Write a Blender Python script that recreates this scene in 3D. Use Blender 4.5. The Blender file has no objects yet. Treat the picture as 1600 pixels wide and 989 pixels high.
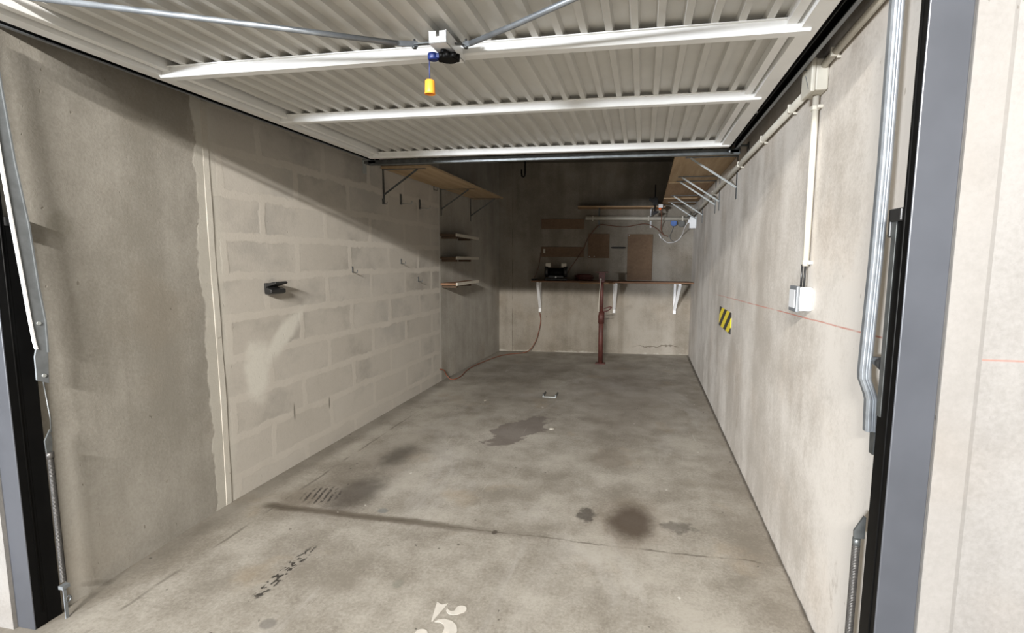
import bpy, bmesh, math, random
from mathutils import Vector, Matrix, Euler
random.seed(5)
PI = math.pi
R = math.radians
C = bpy.context.scene.collection
S = bpy.context.scene

# ------------------------------------------------------------------ camera
cam_d = bpy.data.cameras.new('camera')
cam = bpy.data.objects.new('camera', cam_d)
C.objects.link(cam)
cam.location = (0, 0, 1.3)
cam.rotation_euler = (R(83.57), R(-0.49), R(11.16))
cam_d.sensor_fit = 'HORIZONTAL'
cam_d.sensor_width = 36.0
cam_d.lens = 784.8 / 1600 * 36.0
cam_d.shift_x = -49.4 / 1600
cam_d.clip_start = 0.02
S.camera = cam

# ------------------------------------------------------------------ light
S.view_settings.view_transform = 'Standard'
S.view_settings.look = 'None'
S.view_settings.gamma = 1
S.view_settings.exposure = -0.33
S.view_settings.use_curve_mapping = False
w = bpy.data.worlds.new('world')
S.world = w
w.use_nodes = True
w.node_tree.nodes['Background'].inputs[0].default_value = (0.80, 0.82, 0.85, 1)
w.node_tree.nodes['Background'].inputs[1].default_value = 0.2


def area(name, loc, target, sx, sy, power, col):
    d = bpy.data.lights.new(name, 'AREA')
    d.shape = 'RECTANGLE'
    d.size, d.size_y = sx, sy
    d.energy = power
    d.color = col
    o = bpy.data.objects.new(name, d)
    C.objects.link(o)
    o.location = loc
    o.rotation_euler = (Vector(target) - Vector(loc)).to_track_quat('-Z', 'Y').to_euler()
    return o


# fluorescent tube on the corridor ceiling behind the photographer
area('corridor_tube_light', (-0.35, -3.0, 2.87), (-0.75, 3.5, 1.0), 1.3, 0.06, 830, (1.0, 0.97, 0.925))
# colder daylight from the bright far end of the corridor
area('far_corridor_light', (-5.2, -8.0, 1.68), (-0.3, 5.0, 1.3), 1.6, 0.55, 2300, (0.90, 0.94, 1.0))


# ------------------------------------------------------------------ materials
class N:
    """small wrapper to write node graphs briefly"""
    def __init__(s, name):
        s.m = bpy.data.materials.new(name)
        s.m.use_nodes = True
        s.t = s.m.node_tree
        s.b = s.t.nodes['Principled BSDF']
        s._co = None

    def new(s, typ, **kw):
        n = s.t.nodes.new(typ)
        for k, v in kw.items():
            setattr(n, k, v)
        return n

    def lk(s, a, b):
        if hasattr(a, 'is_output') or hasattr(a, 'links'):
            s.t.links.new(a, b)
        else:
            b.default_value = a

    def co(s):
        if s._co is None:
            s._co = s.new('ShaderNodeTexCoord').outputs['Object']
        return s._co

    def sep(s, v):
        return s.new_in('ShaderNodeSeparateXYZ', v).outputs

    def new_in(s, typ, v):
        n = s.new(typ)
        s.lk(v, n.inputs[0])
        return n

    def ma(s, op, a, b=0.0, c=0.0, clamp=False):
        n = s.new('ShaderNodeMath', operation=op, use_clamp=clamp)
        for i, x in enumerate((a, b, c)):
            if i < len(n.inputs):
                s.lk(x, n.inputs[i])
        return n.outputs[0]

    def scale(s, sc, off=(0, 0, 0), v=None):
        n = s.new('ShaderNodeMapping')
        s.lk(v if v is not None else s.co(), n.inputs['Vector'])
        n.inputs['Scale'].default_value = sc
        n.inputs['Location'].default_value = off
        return n.outputs[0]

    def noise(s, scale, detail=3, rough=0.55, v=None, dist=0.0):
        n = s.new('ShaderNodeTexNoise')
        s.lk(v if v is not None else s.co(), n.inputs['Vector'])
        n.inputs['Scale'].default_value = scale
        n.inputs['Detail'].default_value = detail
        n.inputs['Roughness'].default_value = rough
        n.inputs['Distortion'].default_value = dist
        return n.outputs['Fac']

    def ss(s, x, lo, hi, a=0.0, b=1.0):
        n = s.new('ShaderNodeMapRange', interpolation_type='SMOOTHSTEP')
        s.lk(x, n.inputs['Value'])
        for k, v in (('From Min', lo), ('From Max', hi), ('To Min', a), ('To Max', b)):
            n.inputs[k].default_value = v
        return n.outputs[0]

    def mix(s, f, a, b, mode='MIX'):
        n = s.new('ShaderNodeMix', data_type='RGBA', blend_type=mode)
        s.lk(f, n.inputs[0])
        for x, i in ((a, 6), (b, 7)):
            if isinstance(x, tuple):
                n.inputs[i].default_value = (*x[:3], 1)
            else:
                s.lk(x, n.inputs[i])
        return n.outputs[2]

    def bump(s, h, strength=0.3, dist=0.01):
        n = s.new('ShaderNodeBump')
        s.lk(h, n.inputs['Height'])
        n.inputs['Strength'].default_value = strength
        n.inputs['Distance'].default_value = dist
        s.lk(n.outputs[0], s.b.inputs['Normal'])

    def out(s, col, rough=0.8, metal=0.0, spec=None):
        if isinstance(col, tuple):
            s.b.inputs['Base Color'].default_value = (*col[:3], 1)
        else:
            s.lk(col, s.b.inputs['Base Color'])
        s.lk(rough, s.b.inputs['Roughness'])
        s.lk(metal, s.b.inputs['Metallic'])
        if spec is not None:
            s.b.inputs['Specular IOR Level'].default_value = spec
        return s.m

    def blob(s, a, b, ca, cb, ra, rb, soft=0.35, wob=None, ang=0.0):
        """soft elliptical mark in the plane of outputs a, b"""
        da = s.ma('SUBTRACT', a, ca)
        db = s.ma('SUBTRACT', b, cb)
        if ang:
            c, si = math.cos(ang), math.sin(ang)
            da, db = (s.ma('ADD', s.ma('MULTIPLY', da, c), s.ma('MULTIPLY', db, si)),
                      s.ma('SUBTRACT', s.ma('MULTIPLY', db, c), s.ma('MULTIPLY', da, si)))
        u = s.ma('DIVIDE', da, ra)
        v = s.ma('DIVIDE', db, rb)
        d = s.ma('SQRT', s.ma('ADD', s.ma('MULTIPLY', u, u), s.ma('MULTIPLY', v, v)))
        if wob is not None:
            d = s.ma('ADD', d, wob)
        return s.ss(d, 1 - soft, 1 + soft, 1.0, 0.0)

    def wob(s, scale, amp, detail=3):
        return s.ma('MULTIPLY', s.ma('SUBTRACT', s.noise(scale, detail), 0.5), amp)


def lin(*c):
    return tuple(((x / 255) / 12.92 if x <= 10 else ((x / 255 + 0.055) / 1.055) ** 2.4) for x in c)


def concrete_base(n, dark, light, streak=0.35, sx=3.0, fr=(0.28, 0.64)):
    """cast concrete: blotches, vertical form streaks, grain, pin holes"""
    big = n.noise(0.9, 5, 0.6)
    mid = n.noise(4.0, 6, 0.65)
    fine = n.noise(85, 3, 0.7)
    st = n.noise(1.0, 4, 0.6, v=n.scale((sx, sx, 0.35)))
    f = n.ma('ADD', n.ma('MULTIPLY', big, 0.55), n.ma('MULTIPLY', mid, 0.35))
    f = n.ma('ADD', f, n.ma('MULTIPLY', n.ma('SUBTRACT', st, 0.5), streak))
    f = n.ma('ADD', f, n.ma('MULTIPLY', n.ma('SUBTRACT', fine, 0.5), 0.25))
    f = n.ss(f, *fr)
    col = n.mix(f, dark, light)
    warm = n.noise(2.2, 3, 0.5, v=n.scale((1, 1, 1), (7, 3, 1)))
    col = n.mix(n.ma('MULTIPLY', n.ss(warm, 0.5, 0.7), 0.35), col, n.mix(1.0, col, (1.0, 0.93, 0.86), 'MULTIPLY'))
    pits = n.ss(n.noise(38, 2, 0.5, v=n.scale((1, 1, 0.6), (3, 1, 5))), 0.735, 0.77)
    col = n.mix(n.ma('MULTIPLY', pits, 0.45), col, n.mix(1.0, col, (0.45, 0.4, 0.34), 'MULTIPLY'))
    h = n.ma('ADD', n.ma('MULTIPLY', mid, 0.6), n.ma('ADD', n.ma('MULTIPLY', fine, 0.25), n.ma('MULTIPLY', pits, -0.6)))
    return col, h


def mat_concrete(name, dark, light, rough=0.85, **kw):
    n = N(name)
    col, h = concrete_base(n, dark, light, **kw)
    n.bump(h, 0.25, 0.008)
    return n.out(col, rough, spec=0.25)


def mat_right():
    n = N('right_wall_concrete')
    col, h = concrete_base(n, (0.41, 0.37, 0.32), (0.64, 0.60, 0.545), streak=0.5, sx=2.2, fr=(0.30, 0.58))
    x, y, z = n.sep(n.co())
    # red chalk line snapped along the wall
    zl = n.ma('ADD', n.ma('MULTIPLY', y, -0.0290), 1.144)
    d = n.ma('ABSOLUTE', n.ma('SUBTRACT', z, n.ma('ADD', zl, n.wob(3, 0.006))))
    line = n.ma('MULTIPLY', n.ss(d, 0.001, 0.004, 1, 0), n.ss(n.noise(9, 3), 0.3, 0.55, 0.15, 0.75))
    line = n.ma('MULTIPLY', line, n.ss(y, 4.0, 5.0, 1, 0))
    col = n.mix(line, col, (0.50, 0.16, 0.11))
    # brown scuffs low on the wall and rust specks
    sc = n.ma('MULTIPLY', n.ss(n.noise(7, 5, 0.7, v=n.scale((1, 1, 0.5), (2, 9, 4))), 0.60, 0.72), n.ss(z, 0.1, 1.1, 1, 0.25))
    col = n.mix(n.ma('MULTIPLY', sc, 0.5), col, (0.27, 0.22, 0.17))
    # crack at the foot of the wall
    foot = n.ss(n.ma('ADD', z, n.wob(25, 0.03)), 0.0, 0.012, 1, 0)
    col = n.mix(n.ma('MULTIPLY', foot, 0.8), col, (0.06, 0.05, 0.04))
    n.bump(h, 0.25, 0.008)
    return n.out(col, 0.85, spec=0.25)


def mat_front():
    n = N('front_wall_concrete')
    col, h = concrete_base(n, (0.155, 0.146, 0.134), (0.24, 0.231, 0.219), streak=0.35, sx=1.5)
    x, y, z = n.sep(n.co())
    d = n.ma('ABSOLUTE', n.ma('SUBTRACT', z, n.ma('ADD', 1.091, n.wob(6, 0.004))))
    line = n.ma('MULTIPLY', n.ss(d, 0.0008, 0.003, 1, 0), n.ss(x, 0.685, 0.70, 0, 0.6))
    col = n.mix(line, col, (0.26, 0.10, 0.07))
    n.bump(h, 0.3, 0.008)
    return n.out(col, 0.85, spec=0.25)


def mat_left():
    """cast concrete with an infill of smeared breeze blocks between y=2.15 and y=4.97"""
    n = N('left_wall_concrete_and_blocks')
    col, h = concrete_base(n, (0.275, 0.255, 0.218), (0.43, 0.405, 0.36), streak=0.5)
    x, y, z = n.sep(n.co())
    # faint brownish damp ring
    col = n.mix(n.ma('MULTIPLY', n.blob(y, z, 1.47, 1.41, 0.045, 0.05, 0.35, n.wob(14, 0.6)), 0.3), col, (0.16, 0.15, 0.11))
    # block face and mortar
    cxyz = n.new('ShaderNodeCombineXYZ')
    n.lk(n.ma('ADD', y, n.ma('ADD', n.wob(5, 0.06), n.wob(19, 0.03))), cxyz.inputs[0])
    n.lk(n.ma('ADD', n.ma('SUBTRACT', z, 0.112), n.ma('ADD', n.wob(5, 0.05), n.wob(18, 0.03))), cxyz.inputs[1])
    br = n.new('ShaderNodeTexBrick')
    n.lk(cxyz.outputs[0], br.inputs['Vector'])
    br.offset = 0.5
    br.inputs['Scale'].default_value = 1.0
    br.inputs['Brick Width'].default_value = 0.56
    br.inputs['Row Height'].default_value = 0.2165
    br.inputs['Mortar Size'].default_value = 0.034
    br.inputs['Mortar Smooth'].default_value = 0.5
    br.inputs['Color1'].default_value = (0, 0, 0, 1)
    br.inputs['Color2'].default_value = (1, 1, 1, 1)
    br.inputs['Mortar'].default_value = (0.5, 0.5, 0.5, 1)
    mortar = br.outputs['Fac']
    smear = n.ss(n.noise(1.7, 5, 0.62, v=n.scale((1, 1, 1.3), (0, 4.2, 1.1))), 0.36, 0.56)
    sw = n.blob(y, z, 2.63, 0.83, 0.24, 0.055, 0.4, n.wob(7, 0.9), R(38))
    sw2 = n.blob(y, z, 2.42, 0.66, 0.09, 0.16, 0.4, n.wob(9, 1.2))
    sw = n.ma('MAXIMUM', sw, sw2)
    fine = n.noise(60, 3, 0.7)
    tone = n.ma('ADD', n.ma('MULTIPLY', n.sep(br.outputs['Color'])[0], 0.5), n.ma('MULTIPLY', n.noise(3, 4), 0.7))
    block = n.mix(n.ss(tone, 0.2, 0.95), (0.335, 0.308, 0.27), (0.435, 0.408, 0.368))
    cream = n.mix(n.noise(5, 5, 0.6), (0.51, 0.47, 0.41), (0.60, 0.56, 0.50))
    cover = n.ma('MAXIMUM', n.ma('MULTIPLY', mortar, 0.85), n.ma('MULTIPLY', smear, 0.62))
    bl = n.mix(cover, block, cream)
    bl = n.mix(sw, bl, (0.62, 0.595, 0.53))
    # two tall thin dark slots
    for yy, zz, hh in ((2.70, 0.34, 0.05), (3.05, 0.30, 0.04)):
        bl = n.mix(n.ma('MULTIPLY', n.blob(y, z, yy, zz, 0.007, hh, 0.4), 0.7), bl, (0.09, 0.08, 0.06))
    bl = n.mix(n.ma('MULTIPLY', n.ma('SUBTRACT', fine, 0.5), 0.5), bl, (0.25, 0.23, 0.2))
    edge = n.wob(7, 0.11, 4)
    e1 = n.ma('ADD', y, edge)
    inb = n.ma('MULTIPLY', n.ss(e1, 2.085, 2.10), n.ss(n.ma('ADD', y, n.wob(9, 0.03)), 4.955, 4.985, 1, 0))
    # white lime edges at both joints
    bl = n.mix(n.ma('MULTIPLY', n.ss(e1, 2.17, 2.27, 1, 0), 0.85), bl, (0.53, 0.505, 0.445))
    col = n.mix(inb, col, bl)
    ed = n.ss(n.ma('ABSOLUTE', n.ma('SUBTRACT', n.ma('ADD', y, n.wob(12, 0.03)), 4.965)), 0.004, 0.03, 1, 0)
    col = n.mix(n.ma('MULTIPLY', ed, 0.7), col, (0.55, 0.53, 0.48))
    hh = n.ma('ADD', h, n.ma('MULTIPLY', n.ma('MULTIPLY', cover, inb), 0.5))
    n.bump(hh, 0.3, 0.01)
    return n.out(col, 0.88, spec=0.2)


def mat_back():
    n = N('back_wall_concrete')
    col, h = concrete_base(n, (0.18, 0.156, 0.122), (0.32, 0.29, 0.245), streak=0.6)
    x, y, z = n.sep(n.co())
    d = n.ma('ABSOLUTE', n.ma('SUBTRACT', x, n.ma('ADD', -1.80, n.wob(4, 0.01))))
    col = n.mix(n.ma('MULTIPLY', n.ss(d, 0.002, 0.008, 1, 0), n.ss(n.noise(6, 3), 0.4, 0.6, 0.1, 0.7)), col, (0.1, 0.08, 0.06))
    # broken lime band along the foot of the wall
    t = n.ma('ADD', z, n.wob(8, 0.14, 5))
    band = n.ma('MULTIPLY', n.ss(t, 0.0, 0.03, 1, 0), n.ss(n.noise(2.5, 4), 0.42, 0.6, 0.05, 0.6))
    col = n.mix(band, col, (0.56, 0.53, 0.47))
    cr = n.ma('ABSOLUTE', n.ma('SUBTRACT', n.ma('ADD', z, n.wob(5, 0.22, 5)), 0.10))
    crk = n.ma('MULTIPLY', n.ss(cr, 0.003, 0.012, 1, 0), n.ss(x, -0.15, 0.05))
    crk = n.ma('MULTIPLY', crk, n.ss(x, 0.45, 0.55, 1, 0))
    col = n.mix(n.ma('MULTIPLY', crk, 0.75), col, (0.09, 0.07, 0.05))
    n.bump(h, 0.25, 0.008)
    return n.out(col, 0.88, spec=0.2)


def mat_floor():
    n = N('floor_concrete')
    x, y, z = n.sep(n.co())
    big = n.noise(0.8, 6, 0.6)
    mid = n.noise(3.2, 6, 0.68)
    fine = n.noise(75, 4, 0.75)
    f = n.ma('ADD', n.ma('MULTIPLY', big, 0.5), n.ma('MULTIPLY', mid, 0.5))
    f = n.ma('ADD', f, n.ma('MULTIPLY', n.ma('SUBTRACT', fine, 0.5), 0.4))
    col = n.mix(n.ss(f, 0.33, 0.66), (0.195, 0.174, 0.143), (0.37, 0.345, 0.30))
    # worn lighter sweep marks
    sweep = n.ss(n.noise(1.3, 6, 0.7, v=n.scale((1.0, 0.45, 1), (4, 2, 0)), dist=1.2), 0.52, 0.68)
    col = n.mix(n.ma('MULTIPLY', sweep, 0.4), col, (0.43, 0.41, 0.38))
    rust = n.ss(n.noise(2.3, 4, 0.6, v=n.scale((1, 1, 1), (9, 5, 0))), 0.58, 0.72)
    col = n.mix(n.ma('MULTIPLY', rust, 0.3), col, (0.33, 0.255, 0.17))
    W = n.wob(5, 0.7, 5)
    Wf = n.wob(16, 0.8, 5)
    oil = (0.026, 0.020, 0.016)

    def put(mask, amt, c=oil):
        nonlocal col
        col = n.mix(n.ma('MULTIPLY', mask, amt), col, c)
    put(n.blob(x, y, -0.02, 2.42, 0.115, 0.165, 0.42, n.ma('ADD', n.wob(9, 0.5), n.wob(40, 0.3))), 0.88)
    put(n.blob(x, y, -0.02, 2.43, 0.17, 0.24, 0.5, n.wob(9, 0.6)), 0.25, (0.17, 0.12, 0.08))
    put(n.blob(x, y, -0.88, 3.66, 0.16, 0.36, 0.06, n.ma('ADD', n.wob(5, 1.5, 5), n.wob(17, 0.6)), R(-22)), 0.68, (0.11, 0.09, 0.08))
    put(n.blob(x, y, -1.53, 2.42, 0.12, 0.20, 0.6, Wf), 0.75)
    put(n.blob(x, y, -1.60, 2.75, 0.20, 0.60, 0.7, W), 0.35, (0.12, 0.1, 0.08))
    put(n.blob(x, y, -1.56, 2.97, 0.08, 0.17, 0.7, Wf), 0.6)
    put(n.blob(x, y, -1.80, 2.30, 0.14, 0.12, 0.6, Wf), 0.35, (0.13, 0.1, 0.07))
    put(n.blob(x, y, -0.17, 3.22, 0.12, 0.16, 0.3, n.wob(14, 1.4)), 0.42, (0.17, 0.14, 0.11))
    put(n.blob(x, y, -0.15, 4.9, 0.5, 1.3, 0.5, W), 0.42, (0.13, 0.105, 0.085))
    put(n.blob(x, y, -1.35, 5.6, 0.45, 0.9, 0.6, W), 0.28, (0.15, 0.13, 0.11))
    put(n.blob(x, y, -1.15, 4.4, 0.40, 0.5, 0.6, W), 0.22, (0.15, 0.13, 0.11))
    put(n.blob(x, y, -0.25, 2.45, 0.05, 0.07, 0.3, n.wob(22, 2.2)), 0.7)
    put(n.blob(x, y, 0.20, 2.42, 0.08, 0.05, 0.3, n.wob(22, 2.2)), 0.5)
    put(n.blob(x, y, -0.93, 1.74, 0.022, 0.026, 0.25, n.wob(22, 0.4)), 0.5, (0.17, 0.17, 0.14))
    put(n.blob(x, y, -1.277, 1.44, 0.030, 0.026, 0.25, n.wob(22, 0.4)), 0.6, (0.12, 0.11, 0.1))
    put(n.blob(x, y, -1.287, 2.27, 0.028, 0.024, 0.25, n.wob(22, 0.4)), 0.6, (0.13, 0.14, 0.14))
    put(n.blob(x, y, -0.66, 2.19, 0.014, 0.018, 0.3, n.wob(30, 0.6)), 0.8)
    # smudges and scratches
    sm = n.ss(n.noise(11, 6, 0.75, v=n.scale((1, 0.6, 1), (3, 7, 1))), 0.56, 0.72)
    put(n.ma('MULTIPLY', sm, n.ss(n.noise(1.5, 3, v=n.scale((1, 1, 1), (8, 1, 1))), 0.42, 0.62)), 0.38, (0.12, 0.10, 0.08))
    sc_ = n.ss(n.noise(1.0, 3, 0.5, v=n.scale((16, 1.4, 1), (5, 2, 0)), dist=1.5), 0.66, 0.72)
    put(n.ma('MULTIPLY', sc_, n.ss(n.noise(2.0, 3, v=n.scale((1, 1, 1), (1, 4, 6))), 0.5, 0.65)), 0.35, (0.46, 0.44, 0.40))
    # trail of black drips
    tr = n.blob(x, y, -1.424, 1.72, 0.028, 0.19, 0.2, n.wob(30, 1.0))
    dots = n.ss(n.noise(42, 2, 0.5, v=n.scale((1.2, 0.8, 1), (2, 1, 0))), 0.50, 0.56)
    put(n.ma('MULTIPLY', tr, dots), 0.95, (0.03, 0.026, 0.022))
    # tyre tread print
    tm = n.blob(x, y, -1.70, 2.36, 0.10, 0.10, 0.2, n.wob(20, 0.6))
    wv = n.ma('SINE', n.ma('ADD', n.ma('MULTIPLY', n.ma('ADD', x, n.ma('MULTIPLY', y, 0.25)), 190), n.wob(20, 4)))
    put(n.ma('MULTIPLY', n.ma('MULTIPLY', tm, n.ss(wv, 0.0, 0.5)), n.ss(n.noise(30, 2), 0.38, 0.5)), 0.85, (0.04, 0.034, 0.03))
    # joint running across, wide and dirty on the left, a hair line on the right
    yy = n.ma('ADD', y, n.ma('ADD', n.wob(3, 0.05), n.wob(28, 0.02)))
    dj = n.ma('ABSOLUTE', n.ma('SUBTRACT', yy, n.ma('ADD', 2.195, n.ma('MULTIPLY', x, -0.003))))
    wide = n.ma('MULTIPLY', n.ss(dj, 0.012, 0.04, 1, 0), n.ss(x, -1.2, -0.3, 1, 0))
    put(n.ma('MULTIPLY', wide, n.ss(x, -1.97, -1.88)), 0.85, (0.095, 0.078, 0.058))
    hair = n.ma('MULTIPLY', n.ss(dj, 0.002, 0.008, 1, 0), n.ss(n.noise(9, 3), 0.35, 0.6, 0.2, 0.8))
    put(n.ma('MULTIPLY', hair, n.ma('MULTIPLY', n.ss(x, -1.95, -1.85), n.ss(x, 0.60, 0.64, 1, 0))), 0.8, (0.08, 0.065, 0.05))
    # joint running beside the left wall
    dl = n.ma('ABSOLUTE', n.ma('SUBTRACT', n.ma('ADD', x, n.wob(5, 0.03)), -1.86))
    put(n.ma('MULTIPLY', n.ss(dl, 0.003, 0.011, 1, 0), n.ma('MULTIPLY', n.ss(y, 3.4, 4.4, 1, 0), n.ss(n.noise(4, 3), 0.38, 0.56))), 0.6, (0.09, 0.075, 0.06))
    # darker along both walls, crumbling crack on the right
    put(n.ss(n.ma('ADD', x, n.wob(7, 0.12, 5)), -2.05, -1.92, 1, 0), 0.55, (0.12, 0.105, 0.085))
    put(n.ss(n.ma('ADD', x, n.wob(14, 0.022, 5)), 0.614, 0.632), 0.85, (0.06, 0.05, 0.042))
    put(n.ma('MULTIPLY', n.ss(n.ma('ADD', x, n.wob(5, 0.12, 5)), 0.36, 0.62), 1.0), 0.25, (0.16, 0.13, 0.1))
    put(n.ss(n.ma('ADD', y, n.wob(6, 0.3, 5)), 6.8, 7.05), 0.25, (0.5, 0.48, 0.43))
    # scattered dark specks
    sp = n.ss(n.noise(26, 2, 0.4, v=n.scale((1, 1, 1), (6, 8, 2))), 0.745, 0.775)
    put(sp, 0.6)
    ch = n.ss(n.noise(21, 1, 0.4, v=n.scale((1, 1, 1), (16, 3, 2))), 0.80, 0.82)
    put(ch, 0.6, (0.62, 0.6, 0.55))
    h = n.ma('ADD', n.ma('MULTIPLY', mid, 0.5), n.ma('MULTIPLY', fine, 0.3))
    n.bump(h, 0.22, 0.006)
    rough = n.ss(n.noise(2.5, 4), 0.3, 0.7, 0.55, 0.8)
    return n.out(col, rough, spec=0.3)


def mat_paint(name, c, rough=0.35, var=0.06, metal=0.0, spec=None, bump=0.0, sc=14):
    n = N(name)
    f = n.ss(n.noise(sc, 4, 0.6), 0.3, 0.7)
    col = n.mix(f, tuple(max(0, v * (1 - var)) for v in c), tuple(min(1, v * (1 + var)) for v in c))
    if bump:
        n.bump(n.noise(sc * 4, 3), bump, 0.003)
    return n.out(col, rough, metal, spec)


def mat_wood(name, a, b, axis=1, rough=0.7):
    n = N(name)
    sc = [14, 14, 14]
    sc[axis] = 0.9
    g = n.noise(1.0, 6, 0.65, v=n.scale(tuple(sc)), dist=0.6)
    g2 = n.noise(1.0, 4, 0.7, v=n.scale(tuple(s * 7 for s in sc)))
    f = n.ss(n.ma('ADD', n.ma('MULTIPLY', g, 0.75), n.ma('MULTIPLY', g2, 0.25)), 0.32, 0.68)
    kn = n.ss(n.noise(5, 2, v=n.scale((1, 1, 1), (1, 5, 3))), 0.70, 0.78)
    col = n.mix(f, a, b)
    col = n.mix(n.ma('MULTIPLY', kn, 0.5), col, tuple(v * 0.4 for v in a))
    n.bump(g2, 0.1, 0.002)
    return n.out(col, rough, spec=0.25)


def mat_hazard():
    n = N('hazard_stripes')
    x, y, z = n.sep(n.co())
    # stripes rise towards the back wall
    t = n.ma('ADD', n.ma('MULTIPLY', y, 0.40), n.ma('MULTIPLY', z, 0.72))
    t = n.ma('FRACT', n.ma('DIVIDE', n.ma('ADD', t, 10.003), 0.0985))
    m = n.ma('GREATER_THAN', t, 0.52)
    col = n.mix(m, (0.83, 0.66, 0.02), (0.015, 0.014, 0.013))
    return n.out(col, 0.45)


def mat_cardboard():
    n = N('brown_hardboard')
    f = n.noise(30, 5, 0.7)
    big = n.noise(2.5, 3)
    col = n.mix(n.ss(n.ma('ADD', n.ma('MULTIPLY', f, 0.5), n.ma('MULTIPLY', big, 0.5)), 0.35, 0.65), (0.12, 0.07, 0.036), (0.18, 0.11, 0.06))
    return n.out(col, 0.7)


M = {}
M['right'] = mat_right()
M['left'] = mat_left()
M['back'] = mat_back()
M['floor'] = mat_floor()
M['ceil'] = mat_concrete('ceiling_concrete', (0.10, 0.09, 0.07), (0.16, 0.145, 0.12))
M['front'] = mat_front()
M['render'] = mat_concrete('cement_render', (0.185, 0.175, 0.162), (0.235, 0.224, 0.210))
M['lime'] = mat_concrete('lime_render', (0.46, 0.43, 0.375), (0.56, 0.535, 0.475))
M['sheet'] = mat_paint('door_sheet_offwhite', (0.56, 0.55, 0.515), 0.42, 0.05, sc=5)
M['white'] = mat_paint('door_frame_white', (0.80, 0.80, 0.78), 0.30, 0.04, sc=5)
M['post'] = mat_paint('grey_steel_post', (0.062, 0.066, 0.076), 0.33, 0.10, metal=0.1, spec=0.6, sc=4)
M['black'] = mat_paint('black_steel', (0.003, 0.003, 0.003), 0.5, 0.2, spec=0.12)
M['blackp'] = mat_paint('black_plastic', (0.018, 0.018, 0.018), 0.4, 0.2)
M['galv'] = mat_paint('galvanised_steel', (0.27, 0.29, 0.31), 0.42, 0.14, metal=0.65, sc=22)
M['galv2'] = mat_paint('darker_galvanised_steel', (0.20, 0.215, 0.225), 0.5, 0.14, metal=0.4, sc=22)  # darker copy of the galvanised steel, for the left arm and anchor
M['dgalv'] = mat_paint('dull_galvanised_steel', (0.16, 0.17, 0.17), 0.42, 0.2, metal=0.7, sc=22)
M['spring'] = mat_paint('spring_steel', (0.11, 0.105, 0.10), 0.4, 0.15, metal=0.6, sc=30)
M['zinc'] = mat_paint('pale_zinc', (0.42, 0.44, 0.43), 0.45, 0.08, metal=0.3, sc=20)
M['ply'] = mat_wood('plywood_yellow', (0.36, 0.25, 0.145), (0.50, 0.37, 0.23))
M['ply2'] = mat_wood('plywood_brown', (0.30, 0.19, 0.11), (0.44, 0.30, 0.18))
M['bench'] = mat_wood('bench_wood', (0.16, 0.085, 0.05), (0.26, 0.15, 0.09), axis=0)
M['plank'] = mat_wood('back_shelf_wood', (0.30, 0.19, 0.10), (0.44, 0.29, 0.17), axis=0)
M['lam'] = mat_paint('pale_laminate', (0.56, 0.52, 0.44), 0.5, 0.05)
M['dwood'] = mat_wood('dark_wood', (0.07, 0.045, 0.03), (0.12, 0.08, 0.05), axis=0)
M['rust'] = mat_paint('red_oxide_paint', (0.075, 0.020, 0.014), 0.6, 0.3, sc=18, bump=0.2)
M['pvc'] = mat_paint('grey_pvc', (0.52, 0.49, 0.42), 0.45, 0.05)
M['box'] = mat_paint('cream_plastic', (0.57, 0.54, 0.46), 0.45, 0.05)
M['swgrey'] = mat_paint('pale_grey_plastic', (0.58, 0.59, 0.60), 0.4, 0.04)
M['swdark'] = mat_paint('mid_grey_plastic', (0.16, 0.17, 0.18), 0.4, 0.05)
M['wplastic'] = mat_paint('white_plastic', (0.80, 0.80, 0.80), 0.35, 0.03)
M['orange'] = mat_paint('orange_plastic', (0.85, 0.29, 0.025), 0.45, 0.04)
M['orange2'] = mat_paint('orange_red_plug', (0.85, 0.16, 0.03), 0.4, 0.04)
M['blue'] = mat_paint('blue_plastic', (0.004, 0.018, 0.12), 0.45, 0.1)
M['paleblue'] = mat_paint('blue_socket_plastic', (0.09, 0.17, 0.42), 0.4, 0.1)
M['brownc'] = mat_paint('brown_cable', (0.16, 0.075, 0.045), 0.5, 0.1)
M['orangec'] = mat_paint('orange_cable', (0.19, 0.075, 0.045), 0.5, 0.1)
M['darkred'] = mat_paint('dark_red_rubber', (0.07, 0.016, 0.012), 0.5, 0.2)
M['whitepaint'] = mat_paint('white_floor_paint', (0.52, 0.49, 0.44), 0.7, 0.08, sc=25)
M['hazard'] = mat_hazard()
M['board'] = mat_cardboard()
M['greymetal'] = mat_paint('grey_disc', (0.13, 0.13, 0.12), 0.6, 0.15)


# ------------------------------------------------------------------ geometry helpers
def box(bm, x0, x1, y0, y1, z0, z1, mx=None):
    vs = [bm.verts.new((x, y, z)) for x in (x0, x1) for y in (y0, y1) for z in (z0, z1)]
    for f in ((0, 1, 3, 2), (4, 6, 7, 5), (0, 4, 5, 1), (2, 3, 7, 6), (0, 2, 6, 4), (1, 5, 7, 3)):
        bm.faces.new([vs[i] for i in f])
    if mx:
        for v in vs:
            v.co = mx @ v.co
    return vs


def prism(bm, pts, axis, a, b):
    """extrude a 2-D outline along an axis; pts are the other two coordinates in xyz order"""
    def P(p, t):
        if axis == 0:
            return (t, p[0], p[1])
        if axis == 1:
            return (p[0], t, p[1])
        return (p[0], p[1], t)
    A = [bm.verts.new(P(p, a)) for p in pts]
    B = [bm.verts.new(P(p, b)) for p in pts]
    n = len(pts)
    bm.faces.new(A)
    bm.faces.new(B[::-1])
    for i in range(n):
        bm.faces.new((A[i], B[i], B[(i + 1) % n], A[(i + 1) % n]))


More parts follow.
